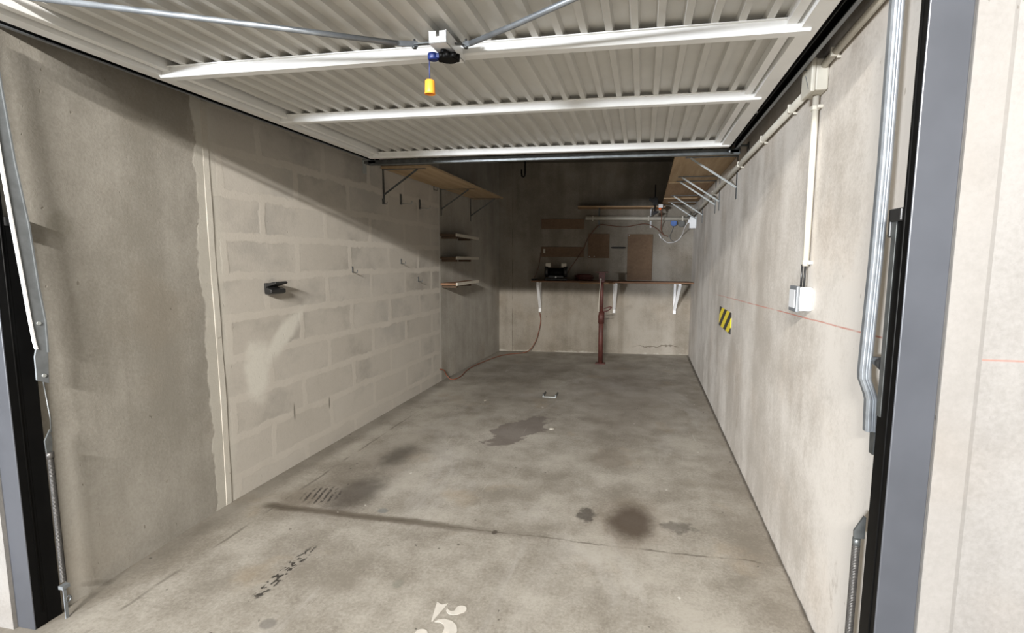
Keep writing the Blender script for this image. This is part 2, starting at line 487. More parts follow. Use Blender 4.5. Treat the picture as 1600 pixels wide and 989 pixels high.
def smooth_path(pts, n=6):
    P = [Vector(p) for p in pts]
    if len(P) < 3:
        return P
    out = []
    for i in range(len(P) - 1):
        p0, p1, p2, p3 = P[max(i - 1, 0)], P[i], P[i + 1], P[min(i + 2, len(P) - 1)]
        for k in range(n):
            t = k / n
            out.append(0.5 * ((2 * p1) + (p2 - p0) * t + (2 * p0 - 5 * p1 + 4 * p2 - p3) * t * t + (3 * p1 - p0 - 3 * p2 + p3) * t ** 3))
    out.append(P[-1])
    return out


def tube(bm, pts, r, seg=10, smooth=False, rads=None):
    P = smooth_path(pts) if smooth else [Vector(p) for p in pts]
    rings = []
    up = None
    for i, p in enumerate(P):
        t = (P[min(i + 1, len(P) - 1)] - P[max(i - 1, 0)]).normalized()
        if up is None:
            up = t.orthogonal().normalized()
        up = (up - t * up.dot(t))
        up = up.normalized() if up.length > 1e-6 else t.orthogonal().normalized()
        q = t.cross(up)
        rr = rads[i] if rads else r
        rings.append([bm.verts.new(p + (up * math.cos(2 * PI * k / seg) + q * math.sin(2 * PI * k / seg)) * rr) for k in range(seg)])
    for a, b in zip(rings, rings[1:]):
        for k in range(seg):
            f = bm.faces.new((a[k], a[(k + 1) % seg], b[(k + 1) % seg], b[k]))
            f.smooth = True
    bm.faces.new(rings[0][::-1])
    bm.faces.new(rings[-1])


def strip(bm, p, q, wdir, w, t):
    """flat bar from p to q, width w along wdir, thickness t"""
    p, q = Vector(p), Vector(q)
    d = (q - p).normalized()
    wd = Vector(wdir)
    wd = (wd - d * wd.dot(d)).normalized()
    n = d.cross(wd)
    L = (q - p).length
    mx = Matrix((( *[d[0]], wd[0], n[0], p[0]), (d[1], wd[1], n[1], p[1]), (d[2], wd[2], n[2], p[2]), (0, 0, 0, 1)))
    box(bm, 0, L, -w / 2, w / 2, -t / 2, t / 2, mx)


def obj(name, bm, m, parent=None, loc=None, rot=None, bevel=0.0, local=False):
    """link one mesh; unless local, vertices are given in world space and moved into the parent's"""
    if parent is not None and not local:
        o0 = wloc(parent)
        bmesh.ops.translate(bm, verts=bm.verts, vec=-o0)
    bmesh.ops.recalc_face_normals(bm, faces=bm.faces)
    me = bpy.data.meshes.new(name)
    bm.to_mesh(me)
    bm.free()
    me.materials.append(m)
    o = bpy.data.objects.new(name, me)
    C.objects.link(o)
    if parent is not None:
        o.parent = parent
    if loc is not None:
        o.location = loc
    if rot is not None:
        o.rotation_euler = rot
    if bevel:
        md = o.modifiers.new('bevel', 'BEVEL')
        md.width = bevel
        md.segments = 2
        md.limit_method = 'ANGLE'
    return o


def wloc(o):
    v = Vector(o.location)
    while o.parent:
        o = o.parent
        v += Vector(o.location)
    return v


def thing(name, label, cat, loc=(0, 0, 0), rotz=0, group=None):
    o = bpy.data.objects.new(name, None)
    C.objects.link(o)
    o.empty_display_size = 0.05
    o.location = loc
    o.rotation_euler = (0, 0, rotz)
    return tag(o, label, cat, group)


def tag(o, label, cat, group=None):
    o['label'] = label
    o['category'] = cat
    if group:
        o['group'] = group
    return o


def struct(name, bm, m, **kw):
    o = obj(name, bm, m, **kw)
    o['kind'] = 'structure'
    return o


def nb():
    return bmesh.new()


# back wall frame: u runs along the wall from its left corner
BA = Vector((-1.99, 6.86))
BB = Vector((0.65, 7.14))
BU = (BB - BA).normalized()
BN = Vector((BU.y, -BU.x))          # towards the room
BROT = math.atan2(BU.y, BU.x)


def bw(u, z, off=0.0):
    p = BA + BU * u + BN * off
    return Vector((p.x, p.y, z))


def bwm(u, z, off=0.0):
    """matrix: local x along the wall, local y into the wall, z up"""
    return Matrix.Translation(bw(u, z, off)) @ Matrix.Rotation(BROT, 4, 'Z')


# left wall polyline
LW = [(-2.06, 1.27), (-2.12, 2.17), (-2.088, 4.97), (-1.99, 6.86)]


def lx(y):
    for (x0, y0), (x1, y1) in zip(LW, LW[1:]):
        if y <= y1:
            return x0 + (x1 - x0) * (y - y0) / (y1 - y0)
    return LW[-1][0]


# ------------------------------------------------------------------ structure
ZC = 2.62
bm = nb()
box(bm, -9, 5, -9, 7.6, -0.2, 0)
struct('floor', bm, M['floor'])
bm = nb()
box(bm, -9, 5, 1.22, 7.6, ZC, ZC + 0.2)
box(bm, -9, 5, -9, 1.22, 3.0, 3.2)
struct('ceiling', bm, M['ceil'])
bm = nb()
prism(bm, [*LW, (-2.4, 6.86), (-2.4, 1.27)], 2, 0, ZC)
struct('wall_left', bm, M['left'])
bm = nb()
prism(bm, [(0.628, 1.27), (0.65, 7.14), (0.95, 7.14), (0.95, 1.27)], 2, 0, ZC)
struct('wall_right', bm, M['right'])
bm = nb()
box(bm, -0.4, (BB - BA).length + 0.3, 0, 0.2, 0, ZC, bwm(0, 0))
struct('wall_back', bm, M['back'])
# front wall beside the opening and over it
bm = nb()
box(bm, 0.655, 5, 1.245, 1.27, 0, 3.0)
box(bm, 0.95, 5, 1.27, 1.5, 0, ZC)
struct('wall_front', bm, M['front'])
bm = nb()
box(bm, -9, -2.12, 1.235, 1.27, 0, 3.0)
struct('wall_front', bm, M['front'])
bm = nb()
box(bm, -2.12, 0.654, 1.235, 1.27, 2.11, 3.0)
struct('wall_front', bm, M['front'])
# cement fillet where the right post meets the wall
bm = nb()
prism(bm, [(0.655, 1.238), (0.655, 1.246), (0.735, 1.246), (0.722, 1.241)], 2, 0, ZC)
struct('trim_1', bm, M['render'])
# proud lime joint between the cast wall and the block infill
bm = nb()
ws = []
for i in range(60):
    z = 2.05 * i / 59
    ws.append((z, 0.006 * math.sin(i * 0.9) + random.uniform(-0.002, 0.002), 0.0035 + 0.001 * math.sin(i * 0.47)))
rings = []
for z, e, h in ws:
    yc = 2.175 + 0.006 * math.sin(z * 3)
    rings.append([bm.verts.new((-2.14, yc - 0.036 + e, z)), bm.verts.new((lx(yc) + h, yc - 0.022, z)),
                  bm.verts.new((lx(yc) + h + 0.001, yc + 0.010, z)), bm.verts.new((-2.14, yc + 0.03 - e, z))])
for a, b in zip(rings, rings[1:]):
    for k in range(4):
        bm.faces.new((a[k], a[(k + 1) % 4], b[(k + 1) % 4], b[k]))
bm.faces.new(rings[0]); bm.faces.new(rings[-1][::-1])
struct('trim_2', bm, M['lime'])

# ------------------------------------------------------------------ steel door frame
fr = thing('door_frame', 'grey steel door frame with black inner channels around the garage opening', 'door frame', (-0.7, 1.25, 0))
for s in (-1, 1):
    xi = 0.57 if s > 0 else -2.043
    bm = nb()
    xo = xi + s * 0.084
    box(bm, min(xi, xo), max(xi, xo), 1.247, 1.252, 0, 2.11)
    obj('post', bm, M['post'], fr, bevel=0.003)
    # black return of the post
    bm = nb()
    x1 = xi + s * 0.05
    box(bm, min(xi + s * 0.001, x1), max(xi + s * 0.001, x1), 1.252, 1.286, 0, 2.046)
    tube(bm, [(xi + s * 0.001, 1.275, 0.05), (xi + s * 0.001, 1.275, 2.04)], 0.003, 6)
    obj('inner_channel', bm, M['black'], fr)
    # deeper spring channel on the lower part
    bm = nb()
    y2 = 1.331 if s > 0 else 1.334
    box(bm, min(xi + s * 0.002, x1), max(xi + s * 0.002, x1), 1.286, y2, 0.0, 1.40)
    g = obj('spring_channel', bm, M['black'], fr, bevel=0.002)
    if s > 0:
        bm = nb()
        box(bm, 0.5705, 0.573, 1.311, 1.3315, 0.93, 1.395)
        o = obj('edge_strip', bm, M['dgalv'], g)
    bm = nb()
    xa, xb = sorted((xi - s * 0.004, xi + s * 0.052))
    box(bm, xa, xb, 1.286, y2 + 0.012, 1.395, 1.425)
    box(bm, xa, xb, y2 + 0.002, y2 + 0.012, 1.36, 1.425)
    obj('corner_bracket', bm, M['blackp'], fr, bevel=0.003)
    # overhead guide rail
    bm = nb()
    xr0, xr1 = (0.520, 0.560) if s > 0 else (-1.975, -1.93)
    if s < 0:
        xr0, xr1 = xr1, xr0
    L_ = lambda p, q, z0, z1: box(bm, min(p, q), max(p, q), 1.27, 3.50, z0, z1)
    L_(xr0, xr1, 2.040, 2.046)
    L_(xr0, xr0 + s * 0.003, 2.012, 2.045)
    L_(xr1 - s * 0.003, xr1, 2.008, 2.045)
    gr = obj('guide_rail', bm, M['black'], fr)
    bm = nb()
    L_(xr1 - s * 0.014, xr1 - s * 0.0, 2.004, 2.008)
    obj('rail_lip', bm, M['swdark'], gr)
    bm = nb()
    if s > 0:
        box(bm, 0.50, 0.575, 3.44, 3.50, 1.985, 2.005)
        tube(bm, [(0.51, 3.40, 1.975), (0.51, 3.40, 2.0)], 0.01, 8)
    else:
        box(bm, -2.02, -1.93, 3.44, 3.50, 1.985, 2.005)
    obj('rail_end_bracket', bm, M['dgalv'], gr, bevel=0.002)
    bm = nb()
    if s < 0:
        box(bm, lx(3.5) + 0.001, lx(3.5) + 0.006, 3.56, 3.61, 1.94, 2.04)
        box(bm, lx(3.5) + 0.004, -1.96, 3.56, 3.60, 2.03, 2.04)
    else:
        box(bm, 0.63, 0.635, 3.46, 3.51, 1.95, 2.05)
        box(bm, 0.56, 0.632, 3.47, 3.50, 2.03, 2.04)
    obj('wall_tab', bm, M['zinc'] if s < 0 else M['dgalv'], gr)
bm = nb()
box(bm, -2.043, 0.57, 1.247, 1.262, 2.046, 2.11)
obj('header', bm, M['post'], fr, bevel=0.003)
bm = nb()
box(bm, -1.99, 0.58, 3.44, 3.475, 1.975, 2.01)
box(bm, -1.99, 0.58, 3.475, 3.50, 1.995, 2.01)
obj('rear_crossbar', bm, M['dgalv'], fr, bevel=0.003)

# ------------------------------------------------------------------ up-and-over door, open overhead
ZD = 2.0
dr = thing('garage_door', 'white ribbed up-and-over garage door, open and hanging horizontally overhead', 'garage door', (-0.7, 2.2, ZD))
bm = nb()
prof = []
xx = -1.780
pitch = 0.0795
while xx < 0.44:
    prof += [(xx, ZD + 0.038), (xx + 0.046, ZD + 0.038), (xx + 0.052, ZD + 0.019), (xx + 0.0735, ZD + 0.019)]
    xx += pitch
ys = (1.14, 3.30)
A = [bm.verts.new((x, ys[0], z)) for x, z in prof]
B = [bm.verts.new((x, ys[1], z)) for x, z in prof]
for i in range(len(prof) - 1):
    bm.faces.new((A[i], A[i + 1], B[i + 1], B[i]))
ext = bmesh.ops.extrude_face_region(bm, geom=list(bm.faces))
bmesh.ops.translate(bm, verts=[v for v in ext['geom'] if isinstance(v, bmesh.types.BMVert)], vec=(0, 0, 0.004))
obj('door_panel', bm, M['sheet'], dr)
for s in (-1, 1):
    bm = nb()
    xo = 0.497 if s > 0 else -1.893
    pf = [(0, 0.044), (0, -0.005), (0.004, -0.009), (0.058, -0.009), (0.062, 0.036), (0.070, 0.036), (0.070, 0.004),
          (0.099, 0.004), (0.099, 0.044)]
    prism(bm, [(xo - s * a, ZD + b) for a, b in pf], 1, 1.13, 3.30)
    st = obj('side_stile', bm, M['white'], dr)
    bm = nb()
    tube(bm, [(xo, 2.62, ZD + 0.005), (xo + s * 0.012, 2.62, ZD + 0.005)], 0.006, 8)
    obj('rivet', bm, M['zinc'], st)


def rail(y, x0, x1, taper=True, h=0.036, d=0.045):
    bm = nb()
    pf = [(0, 0.019), (0.0, -h + 0.019 + 0.006), (0.005, -h + 0.019), (d - 0.005, -h + 0.019), (d, -h + 0.025), (d, 0.019)]
    A = [bm.verts.new((x0, y + p[0], ZD + p[1])) for p in pf]
    B = [bm.verts.new((x1, y + p[0], ZD + p[1])) for p in pf]
    bm.faces.new(A)
    bm.faces.new(B[::-1])
    for i in range(len(pf)):
        bm.faces.new((A[i], B[i], B[(i + 1) % len(pf)], A[(i + 1) % len(pf)]))
    # flange tapering at the ends
    e = 0.0 if not taper else 0.03
    prism(bm, [(x0 + e, y - 0.012), (x1 - e, y - 0.012), (x1 - e * 2.5, y), (x0 + e * 2.5, y)], 2, ZD + 0.0165, ZD + 0.0190)
    o = obj('cross_rail', bm, M['white'], dr)
    return o


rail(1.695, -1.845, 0.468)
rail(2.345, -1.845, 0.470)
rail(3.245, -1.875, 0.485, taper=False, h=0.034)
# mounting of the latch in the middle of the door: slotted channel running along the door
lb = nb()
lx0, lx1 = -0.676, -0.617
zb_ = ZD - 0.034
box(lb, lx0, lx1, 1.547, 1.715, zb_, zb_ + 0.003)
box(lb, lx0, lx0 + 0.003, 1.547, 1.715, zb_, ZD + 0.004)
box(lb, lx1 - 0.003, lx1, 1.547, 1.715, zb_, ZD + 0.004)
box(lb, lx0, lx0 + 0.024, 1.547, 1.550, zb_, ZD + 0.002)
box(lb, lx1 - 0.024, lx1, 1.547, 1.550, zb_, ZD + 0.002)
box(lb, lx0 + 0.023, lx1 - 0.023, 1.547, 1.550, zb_, ZD - 0.014)
latch = obj('latch_housing', lb, M['white'], dr, bevel=0.001)
latch['label'] = 'white slotted latch channel in the middle of the door'
bm = nb()
tube(bm, [(-0.648, 1.600, zb_), (-0.648, 1.600, zb_ - 0.012)], 0.010, 14)
for k in range(9):
    a = k * 2 * PI / 9
    p0 = Vector((-0.638 + 0.030 * math.cos(a), 1.615 + 0.024 * math.sin(a), zb_ - 0.026))
    tube(bm, [p0, p0 + Vector((0, 0, 0.015))], 0.009, 10)
tube(bm, [(-0.638, 1.615, zb_ - 0.028), (-0.638, 1.615, zb_ - 0.010)], 0.028, 24)
obj('latch_knob', bm, M['black'], latch)
bm = nb()
tube(bm, [(-0.684, 1.600, zb_ - 0.030), (-0.684, 1.600, zb_ - 0.008)], 0.017, 18)
box(bm, -0.684, -0.655, 1.590, 1.612, zb_ - 0.026, zb_ - 0.010)
lev = obj('latch_lever', bm, M['blue'], latch, bevel=0.004)
for s in (-1, 1):
    # locking rods to the near corners
    bm = nb()
    if s < 0:
        pts = [(-0.790, 1.565, ZD - 0.018), (-1.02, 1.44, ZD - 0.018), (-1.70, 1.150, ZD + 0.004)]
        flat = ((-0.790, 1.565, ZD - 0.018), (-0.735, 1.598, ZD - 0.012))
        link = ((-0.745, 1.594, ZD - 0.014), (-0.677, 1.600, ZD - 0.01))
    else:
        pts = [(-0.560, 1.606, ZD - 0.018), (-0.40, 1.515, ZD - 0.018), (0.25, 1.15, ZD + 0.004)]
        flat = ((-0.560, 1.606, ZD - 0.018), (-0.590, 1.624, ZD - 0.012))
        link = ((-0.580, 1.620, ZD - 0.014), (-0.616, 1.620, ZD - 0.01))
    tube(bm, pts, 0.0085, 12)
    strip(bm, flat[0], flat[1], (0, 0, 1), 0.016, 0.006)
    rd = obj('locking_rod', bm, M['galv'], dr)
    bm = nb()
    strip(bm, link[0], link[1], (0, 1, 0), 0.014, 0.004)
    tube(bm, [Vector(link[0]) + Vector((0, 0, -0.012)), Vector(link[0]) + Vector((0, 0, 0.016))], 0.004, 8)
    tube(bm, [Vector(link[0]) + Vector((0, 0, -0.012)), Vector(link[0]) + Vector((0, 0, -0.006))], 0.008, 6)
    obj('link_bolt', bm, M['dgalv'], rd)
# pull cord and handle
bm = nb()
tube(bm, [(-0.699, 1.605, zb_ - 0.020), (-0.702, 1.610, zb_ - 0.05), (-0.702, 1.612, 1.872)], 0.0016, 8)
cord = obj('pull_cord', bm, M['blue'], dr)
bm = nb()
hx, hy, hz = -0.702, 1.612, 1.880
sg = 24
prof2 = [(0.003, 0.0), (0.013, 0.0), (0.0155, -0.003), (0.0165, -0.036), (0.0175, -0.044), (0.0155, -0.044), (0.0140, -0.038), (0.013, -0.006), (0.003, -0.006)]
rr = [[bm.verts.new((hx + r * math.cos(2 * PI * k / sg), hy + r * math.sin(2 * PI * k / sg), hz + z)) for k in range(sg)] for r, z in prof2]
for a, b in zip(rr, rr[1:] + rr[:1]):
    for k in range(sg):
        f = bm.faces.new((a[k], a[(k + 1) % sg], b[(k + 1) % sg], b[k]))
        f.smooth = True
obj('pull_handle', bm, M['orange'], cord)['label'] = 'orange bell-shaped pull handle'


# ------------------------------------------------------------------ lift arms, springs
def channel_arm(pts, w, d, s):
    """pressed steel arm: ribbed strip following pts, width along x, depth along y"""
    bm = nb()
    prof = [(-w / 2, -d / 2 + 0.006), (-w / 2 + 0.005, -d / 2), (-w * 0.12, -d / 2), (-w * 0.02, -d / 2 + 0.005), (w * 0.08, -d / 2 + 0.005), (w * 0.16, -d / 2),
            (w / 2 - 0.005, -d / 2), (w / 2, -d / 2 + 0.006), (w / 2, d / 2), (-w / 2, d / 2)]
    rings = [[bm.verts.new((p[0] + a, p[1] + b, p[2])) for a, b in prof] for p in pts]
    for a, b in zip(rings, rings[1:]):
        for k in range(len(prof)):
            bm.faces.new((a[k], a[(k + 1) % len(prof)], b[(k + 1) % len(prof)], b[k]))
    bm.faces.new(rings[0]); bm.faces.new(rings[-1][::-1])
    return bm


def coil(bm, x, y, z0, z1, r, wr, turns):
    n = turns * 10
    tube(bm, [(x + r * math.cos(2 * PI * i / 10), y + r * math.sin(2 * PI * i / 10), z0 + (z1 - z0) * i / n) for i in range(n + 1)], wr, 5)


# right
ra = thing('lift_arm', 'galvanised lever arm with a bent lower end beside the right-hand post', 'door arm', (0.598, 1.42, 0.84))
bm = channel_arm([(0.579, 1.42, 2.02), (0.5815, 1.42, 1.55), (0.579, 1.42, 1.3), (0.576, 1.42, 1.15), (0.5735, 1.42, 1.02), (0.575, 1.42, 1.0), (0.590, 1.42, 0.962), (0.595, 1.42, 0.945), (0.598, 1.42, 0.86)], 0.029, 0.022, 1)
obj('arm', bm, M['galv'], ra, bevel=0.001)
bm = nb()
prism(bm, [(1.41, 0.80), (1.43, 0.80), (1.435, 0.86), (1.405, 0.86)], 0, 0.603, 0.609)
obj('pivot_plate', bm, M['dgalv'], ra)
bm = nb()
tube(bm, [(0.590, 1.408, 1.052), (0.590, 1.345, 1.052)], 0.012, 14, rads=[0.010, 0.019])
obj('stop_buffer', bm, M['blackp'], ra)
rs = thing('tension_spring', 'steel tension spring low behind the right-hand post', 'spring', (0.585, 1.415, 0.0))
bm = nb()
coil(bm, 0.585, 1.415, 0.06, 0.545, 0.0085, 0.0022, 110)
obj('coil', bm, M['spring'], rs)
bm = nb()
tube(bm, [(0.585, 1.415, 0.545), (0.585, 1.415, 0.565)], 0.010, 12)
prism(bm, [(0.577, 0.565), (0.603, 0.565), (0.603, 0.625), (0.598, 0.628), (0.576, 0.585)], 1, 1.412, 1.418)
obj('spring_hanger', bm, M['dgalv'], rs)
bm = nb()
tube(bm, [(0.585, 1.415, 0.07), (0.585, 1.415, 0.0)], 0.005, 8)
obj('anchor_bolt', bm, M['dgalv'], rs)
# left
la = thing('lift_arm', 'galvanised lever arm with a bright front edge beside the left-hand post', 'door arm', (-2.0, 1.34, 0.86))
bm = nb()
yA = 1.304
fr_ = [(1.252, 2.0), (1.268, 1.6), (1.280, 1.4), (1.294, 1.19), (1.300, 1.09), (1.306, 1.01), (1.310, 0.985)]
re_ = [(1.303, 0.88), (1.338, 0.862), (1.344, 0.97), (1.346, 1.08), (1.337, 1.19), (1.327, 1.4), (1.307, 1.6), (1.290, 1.867), (1.282, 2.0)]
prism(bm, fr_ + [(1.304, 0.96)] + re_, 0, -2.008, -2.002)
obj('arm', bm, M['galv2'], la, bevel=0.001)
bm = nb()
prism(bm, fr_ + [(a + 0.004, b) for a, b in fr_[::-1]], 0, -2.010, -1.998)
obj('front_flange', bm, M['wplastic'], la)
bm = nb()
prism(bm, re_[2:] + [(a - 0.004, b) for a, b in re_[:1:-1]], 0, -2.010, -1.997)
obj('rear_flange', bm, M['galv2'], la)
for zz in (1.072, 0.892):
    bm = nb()
    tube(bm, [(-2.006, yA + 0.02, zz), (-1.998, yA + 0.02, zz)], 0.006, 12)
    obj('bolt', bm, M['zinc'], la)
ls = thing('tension_spring', 'steel tension spring low behind the left-hand post', 'spring', (-2.003, 1.319, 0.0))
bm = nb()
tube(bm, [(-2.004, yA + 0.018, 0.87), (-2.002, 1.330, 0.74), (-2.002, 1.328, 0.69)], 0.002, 6)
prism(bm, [(1.308, 0.665), (1.326, 0.700), (1.330, 0.655), (1.326, 0.62), (1.310, 0.62)], 0, -2.008, -2.003)
obj('spring_hanger', bm, M['dgalv'], ls)
bm = nb()
coil(bm, -2.003, 1.319, 0.14, 0.60, 0.0075, 0.0022, 95)
tube(bm, [(-2.003, 1.319, 0.60), (-2.003, 1.319, 0.622)], 0.011, 10)
obj('coil', bm, M['spring'], ls)
bm = nb()
strip(bm, (-2.003, 1.319, 0.0), (-2.003, 1.319, 0.125), (0, 1, 0), 0.010, 0.004)
tube(bm, [(-2.003 + 0.0, 1.328 + 0.008 * math.cos(a * PI / 6), 0.068 + 0.011 * math.sin(a * PI / 6)) for a in range(13)], 0.003, 6)
box(bm, -2.014, -1.994, 1.308, 1.332, 0.115, 0.128)
obj('anchor_eye', bm, M['galv2'], ls)


# ------------------------------------------------------------------ right wall fittings
XR = lambda y: 0.628 + (0.65 - 0.628) * (y - 1.27) / (7.14 - 1.27)
jb = thing('junction_box', 'square cream junction box at the top of the right wall', 'junction box', (0.60, 2.12, 1.95))
bm = nb()
box(bm, 0.585, XR(2.1) - 0.001, 2.035, 2.145, 1.915, 2.025)
obj('body', bm, M['box'], jb, bevel=0.006)
bm = nb()
box(bm, 0.570, 0.586, 2.030, 2.150, 1.910, 2.030)
lid = obj('lid', bm, M['box'], jb, bevel=0.005)
bm = nb()
strip(bm, (0.5695, 2.055, 1.925), (0.5695, 2.100, 1.985), (0, 0, 1), 0.004, 0.001)
strip(bm, (0.5695, 2.085, 2.000), (0.5695, 2.135, 2.020), (0, 0, 1), 0.004, 0.001)
obj('lid_mark', bm, M['swdark'], lid)


def conduit(label, pts, r, clips, mat='pvc', name='conduit'):
    t = thing(name, label, 'conduit', pts[0])
    bm = nb()
    tube(bm, pts, r, 14)
    obj('tube', bm, M[mat], t)
    for c in clips:
        bm = nb()
        c = Vector(c[:3]), c[3]
        p, ax = c
        if ax == 'z':
            box(bm, p.x - r - 0.002, p.x + r, p.y - r - 0.002, p.y + r + 0.002, p.z - 0.008, p.z + 0.008)
            box(bm, p.x, XR(p.y), p.y - r - 0.018, p.y - r, p.z - 0.006, p.z + 0.006)
        else:
            box(bm, p.x - r - 0.002, p.x + r, p.y - 0.006, p.y + 0.006, p.z - r - 0.002, p.z + r + 0.002)
            box(bm, p.x + 0.006, XR(p.y), p.y - 0.004, p.y + 0.004, p.z - r - 0.008, p.z - r)
        obj('clip', bm, M['box'], t, bevel=0.002)
    return t


conduit('cream conduit running along the top of the right wall behind the box', [(0.610, 2.155, 1.960), (0.612, 3.5, 1.945), (0.616, 5.9, 1.905), (0.618, 7.05, 1.895)], 0.016,
        [(0.610, 2.42, 1.958, 'y'), (0.611, 2.95, 1.951, 'y'), (0.612, 3.62, 1.943, 'y'), (0.615, 4.9, 1.922, 'y')])
conduit('short cream conduit from the junction box towards the garage opening', [(0.611, 1.30, 2.020), (0.613, 2.04, 2.000)], 0.0125, [(0.611, 1.93, 2.003, 'y')])
conduit('vertical cream conduit dropping from junction box to light switch', [(0.612, 2.105, 1.917), (0.614, 2.105, 1.285)], 0.0115,
        [(0.612, 2.105, 1.870, 'z'), (0.614, 2.105, 1.298, 'z')])
sw = thing('light_switch', 'grey surface-mounted light switch box on the right wall', 'light switch', (0.60, 2.14, 1.15))
bm = nb()
box(bm, 0.580, XR(2.1), 2.045, 2.130, 1.115, 1.205)
obj('body', bm, M['swgrey'], sw, bevel=0.007)
bm = nb()
box(bm, 0.570, 0.584, 2.040, 2.135, 1.110, 1.210)
pl = obj('cover', bm, M['swdark'], sw, bevel=0.005)
bm = nb()
prism(bm, [(0.571, 2.055), (0.571, 2.12), (0.566, 2.12), (0.568, 2.055)], 2, 1.125, 1.195)
obj('rocker', bm, M['swgrey'], pl, bevel=0.002)
bm = nb()
tube(bm, [(0.612, 2.10, 1.29), (0.612, 2.10, 1.20)], 0.004, 8)
tube(bm, [(0.604, 2.11, 1.29), (0.604, 2.11, 1.20)], 0.004, 8)
obj('supply_wire', bm, M['blackp'], sw)
bm = nb()
box(bm, XR(4.1) - 0.006, XR(4.1) + 0.001, 3.80, 4.35, 0.775, 0.930)
hz_ = obj('warning_sign', bm, M['hazard'])
tag(hz_, 'small yellow and black striped warning plate on the right wall', 'warning sign')
ob = thing('socket_box', 'white plastic box high in the far corner of the right wall', 'electrical box', (0.60, 6.82, 1.80))
bm = nb()
box(bm, 0.570, XR(6.8), 6.78, 6.86, 1.720, 1.865)
obj('body', bm, M['wplastic'], ob, bevel=0.005)
bm = nb()
box(bm, 0.552, 0.571, 6.80, 6.84, 1.79, 1.83)
obj('plug', bm, M['wplastic'], ob, bevel=0.004)


def cable(label, pts, r, m, name='cable', group=None):
    bm = nb()
    tube(bm, pts, r, 8, smooth=True)
    return tag(obj(name, bm, M[m]), label, 'cable', group)


cable('thin white cable looping from the white box across the back wall', [(0.552, 6.82, 1.80), (0.52, 6.90, 1.74), bw(2.50, 1.64, 0.02), bw(2.43, 1.565, 0.012), bw(2.32, 1.548, 0.012), bw(2.25, 1.60, 0.012)], 0.0045, 'wplastic')

# ------------------------------------------------------------------ bracket shelves


def bracket(parent, loc, rotz, depth, height, sw_, st_, m, name='bracket', z_in=None, zb=None, struts=None, w=0.026):
    """folded steel bracket: local x away from the wall, z down from 0"""
    bm = nb()
    box(bm, 0.0005, 0.004, -w / 2, w / 2, -height, 0)
    box(bm, 0, depth, -w / 2, w / 2, -0.004, 0)
    o = obj(name, bm, m, parent, loc=Vector(loc) - wloc(parent), rot=(0, 0, rotz), local=True)
    bm = nb()
    a, b = struts or (depth * 0.85, height * 0.72)
    strip(bm, (a, 0, -0.004), (0.004, 0, -b), (0, 1, 0), w * 0.8, 0.004)
    strip(bm, (a, 0, -0.008), (0.004, 0, -b - 0.004), (0, 0, 1), 0.012, 0.003)
    obj('strut', bm, sw_, o, local=True)
    return o


# left wall shelf
zs = 2.020
lsf = thing('wall_shelf', 'long plywood shelf on steel brackets high on the left wall', 'shelf', (-1.9, 4.9, zs))
bm = nb()
prism(bm, [(lx(3.82) + 0.004, 3.82), (-1.675, 3.82), (-1.672, 5.93), (lx(5.93) + 0.004, 5.93)], 2, zs, zs + 0.018)
obj('board', bm, M['ply'], lsf)
for y in (3.86, 5.02, 5.82):
    b = bracket(lsf, (lx(y), y, zs), 0.0 if y < 5 else 0.03, 0.37, 0.27, M['dgalv'], 0, M['dgalv'], struts=(0.30, 0.20))
# right wall shelf, three boards
zs = 2.045
rsf = thing('wall_shelf', 'three-board plywood shelf with pale metal struts high on the right wall', 'shelf', (0.43, 5.5, zs))
bds = [(3.75, 5.02, 'ply'), (5.06, 6.25, 'ply2'), (6.28, 6.95, 'ply2')]
for i, (y0, y1, m) in enumerate(bds):
    bm = nb()
    xa, xb = (0.200 + 0.008 * (y0 - 3.7)), (0.200 + 0.008 * (y1 - 3.7))
    prism(bm, [(xa, y0), (XR(y0) - 0.003, y0), (XR(y1) - 0.003, y1), (xb, y1)], 2, zs, zs + 0.019)
    obj('board', bm, M[m], rsf)
for y in (5.04, 6.265):
    bm = nb()
    box(bm, 0.215, 0.60, y - 0.022, y + 0.022, zs - 0.012, zs - 0.001)
    obj('cleat', bm, M['ply'], rsf)
for y in (3.86, 4.72, 4.98, 6.05, 6.72):
    bracket(rsf, (XR(y), y, zs - 0.001), PI, 0.36, 0.30 if y < 5 else 0.31, M['zinc'], 0, M['zinc'] if y > 6.5 else M['dgalv'], struts=(0.325, 0.215), w=0.036)

# three small pale shelves in the far left corner
small = []
tilts = (0.0, 0.0, 0.0)
names = ['uppermost of the three small pale shelves on the left wall', 'middle one of the three small pale shelves on the left wall', 'lowest of the three small pale shelves on the left wall']
for i, z in enumerate((1.560, 1.322, 1.048)):
    t = thing('small_shelf', names[i], 'shelf', (-1.97, 5.35, z), 0, 'small pale shelves in the left corner')
    xw = lx(5.3)
    dz = (-0.012, 0.0, 0.004)[i]
    bm = nb()
    vs = box(bm, lx(5.1) + 0.002, -1.915, 4.985, 5.70, -0.020, 0.0)
    for v in vs:
        v.co.x = v.co.x if v.co.x > -2.0 else lx(v.co.y) + 0.002
        v.co.z += z + dz * (v.co.y - 5.0) / 0.7
    obj('board', bm, M['dwood'] if i < 2 else M['bench'], t)
    bm = nb()
    vs = box(bm, -1.915, -1.900, 4.985, 5.70, -0.026, 0.006)
    for v in vs:
        v.co.z += z + dz * (v.co.y - 5.0) / 0.7
    obj('front_edge', bm, M['lam'], t, bevel=0.001)
    for yy in (5.02, 5.45):
        bm = nb()
        box(bm, lx(yy) + 0.002, -1.925, yy, yy + 0.035, z - 0.05, z - 0.02 + dz * 0.4)
        obj('support_block', bm, M['dwood'], t)

